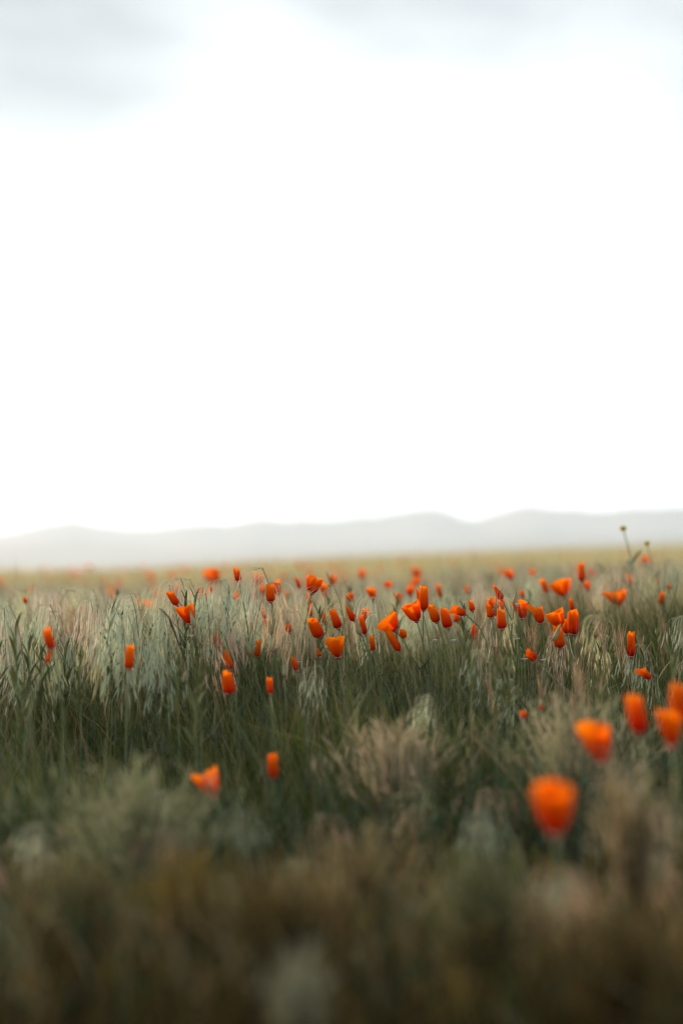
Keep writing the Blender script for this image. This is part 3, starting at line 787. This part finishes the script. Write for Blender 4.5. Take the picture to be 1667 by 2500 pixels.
# ------------------------------------------------------------------ dark leafy sprigs
def sprig_leaf(seed):
    rng = np.random.default_rng(seed); s = Soup(); L = .038
    P = blade_lines(np.zeros((1, 3)), np.zeros(1), np.array([L]), np.array([.20]), np.array([.25]), 4)
    c = pick([(.11, .135, .045, 1), (.08, .11, .04, 1)], 1, rng)
    ribbons(s, P, np.array([.0060]), c, c * 1.2, mid=.7, side=np.array([[0, 1., 0]]))
    return s.mesh('leaf', M_LEAF)
LEAFM = [sprig_leaf(i) for i in range(4)]
V_, F_ = tube([Vector((0, 0, 0)), Vector((.004, 0, .12)), Vector((0, 0, .25))], [.0016, .0014, .0008], 5)
_o = mesh_obj('stem', V_, F_, M_STEM); STEMM = _o.data; bpy.data.objects.remove(_o)
def put_sprig(x, y, top, label, r):
    o = thing('leafy_sprig', (x, y, float(ground(x, y)) - .003), label, 'plant', 'leafy sprigs in the meadow')
    k = top / .27
    c = bpy.data.objects.new('stem', STEMM); COL.objects.link(c); c.parent = o; c.scale = (1, 1, k)
    for q in range(13):
        c = bpy.data.objects.new('leaf', LEAFM[q % 4]); COL.objects.link(c); c.parent = o
        f = q / 12; c.location = (0, 0, (.15 + .095 * f) * k); c.rotation_euler = (0, r.uniform(-.1, .5) * (1 - f), q * 2.4 + r.uniform(-.3, .3)); c.scale = [(1.15 - .45 * f) * r.uniform(.85, 1.15)] * 3
SPR = [((453,1425), 2.55, 'dark leafy sprig next to the small silver plume'), ((475,1420), 2.58, 'twin dark leafy sprig beside the wide fountain plume'), ((557,1412), 2.62, 'spiky dark green sprig below the tallest furled poppy'),
       ((40,1475), 2.2, 'big dark leafy sprig standing over a bent soft red poppy'), ((270,1480), 2.3, 'dark green sprig between silvery plumes near the lone soft poppy'), ((778,1465), 2.5, 'green pointed sprig above the small bent poppy'),
       ((805,1385), 3.2, 'thin green sprig rising over the far grass behind the glowing cup'), ((853,1420), 3.3, 'soft green sprig behind the slender poppy')]
for (px, py), d, lab in SPR:
    p = at(px, py, d); put_sprig(p.x, p.y, p.z - float(ground(p.x, p.y)), lab, r_)
n = 0
while n < 105:
    y = 2.0 + 3.5 * r_.random() ** 1.5; x = r_.uniform(-1, 1) * (.25 * y + .05); top = r_.uniform(.22, .29)
    if not free_of_flowers(x, y, float(ground(x, y)) + top): continue
    put_sprig(x, y, top, 'dark leafy sprig poking up through grass of %s' % ('the near slope' if y < 2.3 else ('the mound crest' if y < 2.9 else ('the rise behind the mound' if y < 4 else 'the far meadow'))), r_); n += 1

# ------------------------------------------------------------------ dry straw tufts of the foreground
def tuft(px, py, d, wpx, label, pal, seed, n=170):
    """a rounded bunch of fine dry stalks with loose seed heads"""
    rng = np.random.default_rng(seed); p = at(px, py, d); g0 = float(ground(p.x, p.y)); H = p.z - g0; Wd = wpx * d / F_PX / 2
    o = thing('dry_tuft', (p.x, p.y, g0 - .003), label, 'tuft', 'dry tufts before the mound')
    s = Soup()
    ro = rng.normal(0, .25 * Wd, (n, 3)); ro[:, 2] = 0; az = rng.uniform(0, 6.28, n); L = H * rng.uniform(.65, 1.03, n)
    ln = np.abs(rng.normal(0, .55, n)).clip(0, 1.2) * min(1.6, 1.6 * Wd / H)
    P = blade_lines(ro, az, L, ln * .6, ln * .8, 5); ribbons(s, P, np.full(n, .0022), pick(pal, n, rng) * .8, pick(pal, n, rng), taper=.35, rng=rng)
    s.build('stalks', M_STRAW, o)
    s = Soup()
    for q in range(6):
        A = blade_lines(P[:, -1] - (P[:, -1] - P[:, -3]) * rng.random((n, 1)), az + rng.normal(0, 1.2, n), rng.uniform(.012, .03, n), np.abs(rng.normal(.4, .3, n)).clip(0, .9), rng.normal(.2, .2, n), 2)
        c = pick(pal, n, rng); ribbons(s, A, np.full(n, .0014), c, c * 1.1, mid=.6, rng=rng)
    s.build('seed_heads', M_STRAW, o)
dk = lambda pal, f: [(a * f, b * f, c * f * .85, w) for a, b, c, w in pal]  # dims a palette, putting foreground shade into the near tufts' colours
PT = [(.34, .28, .18, 3), (.42, .36, .25, 2), (.26, .22, .13, 2)]
PG = [(.22, .23, .13, 3), (.30, .30, .19, 2), (.16, .17, .08, 2)]
PB = [(.16, .11, .05, 3), (.22, .16, .07, 2), (.10, .08, .03, 2)]
tuft(960, 1765, 1.90, 190, 'pale straw tuft spreading like a fan in the hollow below the mound', PT, 1, 260)
tuft(330, 1870, 1.55, 260, 'wide pale olive tuft beside the wide orange poppy in the hollow', PG, 2, 240)
tuft(1400, 1690, 1.85, 200, 'pale tuft behind the large leaning blurred poppy', PG + PT, 3, 220)
tuft(1535, 1870, 1.35, 120, 'brown upright tuft under the two big blurred poppies', PB + PT, 4, 150)
tuft(735, 2330, .92, 60, 'small whitish tuft low in the darkest foreground', [(.20, .20, .14, 1)], 5, 45)
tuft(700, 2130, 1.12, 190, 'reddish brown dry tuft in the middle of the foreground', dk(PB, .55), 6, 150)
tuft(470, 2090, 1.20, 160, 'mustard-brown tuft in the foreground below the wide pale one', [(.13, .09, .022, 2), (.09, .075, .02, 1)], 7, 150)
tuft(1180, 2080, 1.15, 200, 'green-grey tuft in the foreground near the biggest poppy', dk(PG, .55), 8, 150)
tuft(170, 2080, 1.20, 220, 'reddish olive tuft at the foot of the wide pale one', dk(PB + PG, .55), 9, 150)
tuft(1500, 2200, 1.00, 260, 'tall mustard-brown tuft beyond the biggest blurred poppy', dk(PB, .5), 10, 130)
tuft(860, 2020, 1.35, 200, 'tan pink tuft right before the fan-shaped straw one', dk(PT + PB, .8), 11, 150)

# ------------------------------------------------------------------ dead twig and the tall yellow flowers
p = at(390, 1486, 2.48); q = at(412, 1506, 2.48); gz = float(ground(q.x + .05, q.y))
t_ = thing('dead_twig', (q.x + .05, q.y, gz - .003), 'short dark dead twig poking out beside the bushy silvery plume', 'twig')
o_ = t_.location
V_, F_ = tube([Vector((0, 0, 0)), (q - o_) * .6 + Vector((.02, 0, 0)), q - o_, (p + q) / 2 - o_ + Vector((0, 0, .001)), p - o_], [.0022, .0020, .0019, .0017, .0012], 6)
mesh_obj('stick', V_, F_, M_TWIG, t_)
V_, F_ = tube([(q - o_) * .8 + Vector((.012, 0, 0)), (q - o_) + Vector((.012, .004, .012))], [.0013, .0006], 5); mesh_obj('side_shoot', V_, F_, M_TWIG, t_)

def yellow_flower(px, py, d, rpx, rootpx, label):
    c = at(px, py, d); r0 = at(rootpx, HOR, d); gz = float(ground(r0.x, d)); root = Vector((r0.x, d, gz - .003))
    t = thing('yellow_flower', root, label, 'flower', 'tall yellow flowers')
    o = c - root; r = rpx * d / F_PX; ax = Vector((-.15, -.75, .5)); R = frame(ax)
    V, F = tube(stem_path(o, Vector((-.3, 0, 1)), Vector((0, 0, 0))), [.0032 - .0016 * i / 8 for i in range(9)]); mesh_obj('stem', V, F, M_HAIRY, t)
    V, F = lathe([(r * .25, -.5 * r), (r * .6, -.2 * r), (r * .62, .12 * r), (r * .4, .34 * r), (r * .1, .42 * r)], o, R, 12); mesh_obj('disc', V, F, M_YDISC, t)
    for k in range(12):
        a = k * math.pi / 6; V = []
        for v in (0, .35, .7, 1):
            w = r * (.16, .22, .2, .05)[int(v * 3.01)]; rad = r * (.5 + .65 * v); z = r * (.05 + .2 * v * v)
            for s in (-1, 1): V.append(o + R @ Vector((rad * math.cos(a) - s * w * math.sin(a), rad * math.sin(a) + s * w * math.cos(a), z)))
        mesh_obj('petal', V, [(2 * i, 2 * i + 1, 2 * i + 3, 2 * i + 2) for i in range(3)], M_YEL, t)
    rnd = random.Random(px)
    for k in range(7):
        f = .25 + .09 * k; pp = stem_path(o, Vector((-.3, 0, 1)), Vector((0, 0, 0)), 30)[int(f * 29)]; a = rnd.uniform(0, 6.28)
        s = Soup(); P = blade_lines(np.array([list(pp)]), np.array([a]), np.array([.05]), np.array([.4]), np.array([.35]), 4)
        ribbons(s, P, np.array([.013]), np.array([[.17, .20, .12]]), np.array([[.22, .25, .16]]), mid=.6, side=np.array([[-math.sin(a), math.cos(a), 0]])); s.build('leaf', M_LEAF, t)
yellow_flower(1520, 1291, 3.6, 8, 1550, 'taller yellow flower with a dark centre standing against the hazy sky')
yellow_flower(1578, 1327, 3.65, 7, 1562, 'shorter yellow flower with a dark centre beside the taller one')


# ------------------------------------------------------------------ meadow
#   name the palettes by what grows there: r, g, b, weight (real base colours, except the shaded one)
P_GREEN = [(0.078, 0.100, 0.018, 3), (0.125, 0.145, 0.030, 3), (0.040, 0.062, 0.016, 2.5), (0.20, 0.20, 0.07, 1.2), (0.22, 0.15, 0.07, 0.5)]
P_BLUE = [(0.045, 0.075, 0.040, 3), (0.070, 0.100, 0.060, 2), (0.10, 0.125, 0.080, 1)]
P_PALE = [(0.32, 0.32, 0.20, 3), (0.40, 0.37, 0.26, 2), (0.24, 0.26, 0.17, 2), (0.46, 0.33, 0.23, 1.2), (0.45, 0.27, 0.20, 0.9)]
P_PINK = [(0.50, 0.31, 0.22, 3), (0.50, 0.38, 0.27, 2), (0.42, 0.36, 0.24, 2)]
P_DRY = [(0.18, 0.135, 0.050, 3), (0.26, 0.20, 0.09, 2), (0.11, 0.07, 0.030, 2), (0.16, 0.13, 0.035, 2), (0.09, 0.09, 0.025, 1)]
P_SHADE = [(0.060, 0.042, 0.013, 3), (0.085, 0.064, 0.020, 2), (0.042, 0.034, 0.010, 2), (0.040, 0.046, 0.015, 2)]  # brown and green tones darkened: painted shade for the nearest foreground
P_FAR = [(0.48, 0.43, 0.22, 3), (0.60, 0.52, 0.31, 3), (0.34, 0.34, 0.15, 2), (0.62, 0.47, 0.32, 1)]

def scatter(n, y0, y1, extra=0.45, power=1.0, k=0.25):
    """random roots between two distances, as wide as the view plus a step to either side"""
    u = RNG.random(n)
    y = (y0 ** power + u * (y1 ** power - y0 ** power)) ** (1 / power)
    x = RNG.uniform(-1, 1, n) * (k * y + extra)
    return x, y

def patch(x, y, f, p, lo=-0.3, hi=0.4):
    return sstep(lo, hi, wob(x, y, f, p))

def grass(soup, n, y0, y1, hgt, wid, pal0, pal1, power=1.0, extra=0.55, keep=None, S=3, jit=0.25, lean=0.22, bend=0.35):
    x, y = scatter(n, y0, y1, extra, power)
    if keep is not None:
        m = RNG.random(n) < keep(x, y); x, y = x[m], y[m]
    n = len(x)
    root = np.stack([x, y, ground(x, y) - 0.004], 1)
    L = hgt * (1 + RNG.normal(0, jit, n)).clip(0.35, 1.35) * (0.86 + 0.34 * wob(x, y, 6.5, 1.3))
    L = L * np.interp(y, [0.4, 1.5, 1.95, 2.6], [0.62, 0.66, 0.78, 1.0])
    az = RNG.normal(np.pi, 1.5, n)
    P = blade_lines(root, az, L, np.abs(RNG.normal(0, lean, n)), np.abs(RNG.normal(0, bend, n)), S)
    ribbons(soup, P, wid * RNG.uniform(0.6, 1.4, n), pick(pal0, n), pick(pal1, n))

def feather(soup, n, y0, y1, hgt, pal, power=1.0, keep=None, extra=0.4, wid=0.0016, spread=0.5):
    """finely divided poppy leaves: a rib with side lobes fanning out"""
    x, y = scatter(n, y0, y1, extra, power)
    if keep is not None:
        m = RNG.random(n) < keep(x, y); x, y = x[m], y[m]
    n = len(x)
    root = np.stack([x, y, ground(x, y)], 1)
    L = hgt * RNG.uniform(0.55, 1.25, n); az = RNG.uniform(0, 2 * np.pi, n)
    P = blade_lines(root, az, L, np.abs(RNG.normal(0, 0.3, n)), np.abs(RNG.normal(0, 0.3, n)), 4)
    c = pick(pal, n)
    ribbons(soup, P, np.full(n, wid), c, c)
    for t in (2, 3, 4):
        for q in range(4):
            a2 = az + RNG.uniform(-2.6, 2.6, n)
            Q = blade_lines(P[:, t] - (P[:, t] - P[:, t - 1]) * RNG.random((n, 1)), a2, L * RNG.uniform(0.14, 0.34, n), np.abs(RNG.normal(0.45, 0.25, n)).clip(0, 0.9), RNG.normal(0, 0.2, n), 2)
            ribbons(soup, Q, np.full(n, wid * 1.15), c, c * 1.15)

# the mound in focus and the slope before it
clump = lambda x, y: 0.30 + 0.70 * patch(x, y, 7.0, 0.9, -0.35, 0.25)
g = Soup()
grass(g, 48000, 1.75, 3.4, 0.185, 0.0022, P_GREEN, P_GREEN, keep=clump)
grass(g, 5000, 1.75, 3.4, 0.205, 0.0019, P_GREEN, P_PALE, keep=clump)
grass(g, 7000, 2.1, 3.2, 0.215, 0.0016, P_GREEN, P_PALE, lean=0.12, bend=0.2, keep=clump)
P_DEEP = [(0.055, 0.075, 0.016, 3), (0.085, 0.105, 0.024, 2), (0.035, 0.052, 0.014, 2)]
grass(g, 20000, 2.65, 3.45, 0.215, 0.0026, P_DEEP, P_DEEP, keep=lambda x, y: sstep(0.28, 0.45, x), bend=0.25)
tag(g.build('mound_grass', M_GRASS), 'dense green grass blades covering the mound under the poppies', 'grass', kind='stuff')
g = Soup()
feather(g, 5600, 1.6, 3.2, 0.14, P_BLUE, keep=lambda x, y: 0.25 + 0.75 * patch(x, y, 3.0, 0.4))
feather(g, 1500, 1.0, 1.7, 0.085, P_BLUE + P_DRY, wid=0.0024)
feather(g, 1300, 0.4, 1.05, 0.085, P_SHADE, wid=0.0026)
tag(g.build('poppy_foliage', M_LEAF), 'low blue-green feathery poppy leaves filling the gaps', 'foliage', kind='stuff')
# foreground
g = Soup()
grass(g, 4200, 1.10, 1.85, 0.15, 0.0036, P_GREEN + P_DRY, P_DRY, keep=lambda x, y: 0.15 + 0.85 * patch(x, y, 5.4, 2.2))
grass(g, 3000, 1.05, 1.85, 0.11, 0.0060, P_BLUE + P_GREEN, P_GREEN, lean=0.5, keep=lambda x, y: 0.2 + 0.8 * patch(x, y, 4.4, 4.2))
grass(g, 2000, 0.95, 1.9, 0.19, 0.0030, P_DRY, P_PALE, keep=lambda x, y: patch(x, y, 6.0, 5.0, 0.0, 0.5))
grass(g, 3600, 0.40, 1.15, 0.15, 0.0038, P_SHADE, P_SHADE, keep=lambda x, y: 0.3 + 0.7 * patch(x, y, 5.4, 2.2))
grass(g, 2200, 0.40, 1.10, 0.11, 0.0060, P_SHADE + P_BLUE, P_SHADE, lean=0.5)
tag(g.build('foreground_grass', M_GRASS), 'olive and brown low grass on the ground before the mound', 'grass', kind='stuff')
g = Soup()
grass(g, 3600, 0.90, 1.95, 0.10, 0.0050, P_DRY + P_PALE, P_DRY + P_PALE, lean=0.85, bend=0.1, keep=lambda x, y: patch(x, y, 5.0, 7.0))
tag(g.build('dry_litter', M_GRASS), 'flattened dry stalks and litter lying on the near ground', 'litter', kind='stuff')
# behind the mound
g = Soup()
grass(g, 24000, 3.3, 8.5, 0.215, 0.0044, P_GREEN, P_GREEN + P_PALE, power=0.8)
grass(g, 20000, 3.3, 9.0, 0.235, 0.0036, P_GREEN, P_PALE, power=0.8)
grass(g, 16000, 3.2, 14.0, 0.25, 0.0036, P_GREEN + P_PALE, P_PINK, power=0.8, keep=lambda x, y: 0.2 + 0.8 * patch(x, y, 1.6, 3.0))
tag(g.build('meadow_grass', M_GRASS), 'soft green and silvery grass of the meadow behind the mound', 'grass', kind='stuff')
g = Soup()
grass(g, 80000, 8.0, 60.0, 0.25, 0.020, P_FAR, P_FAR, power=0.9, extra=2.0, S=2)
tag(g.build('distant_meadow', M_GRASS), 'pale tan grass of the far meadow up to its skyline', 'grass', kind='stuff')
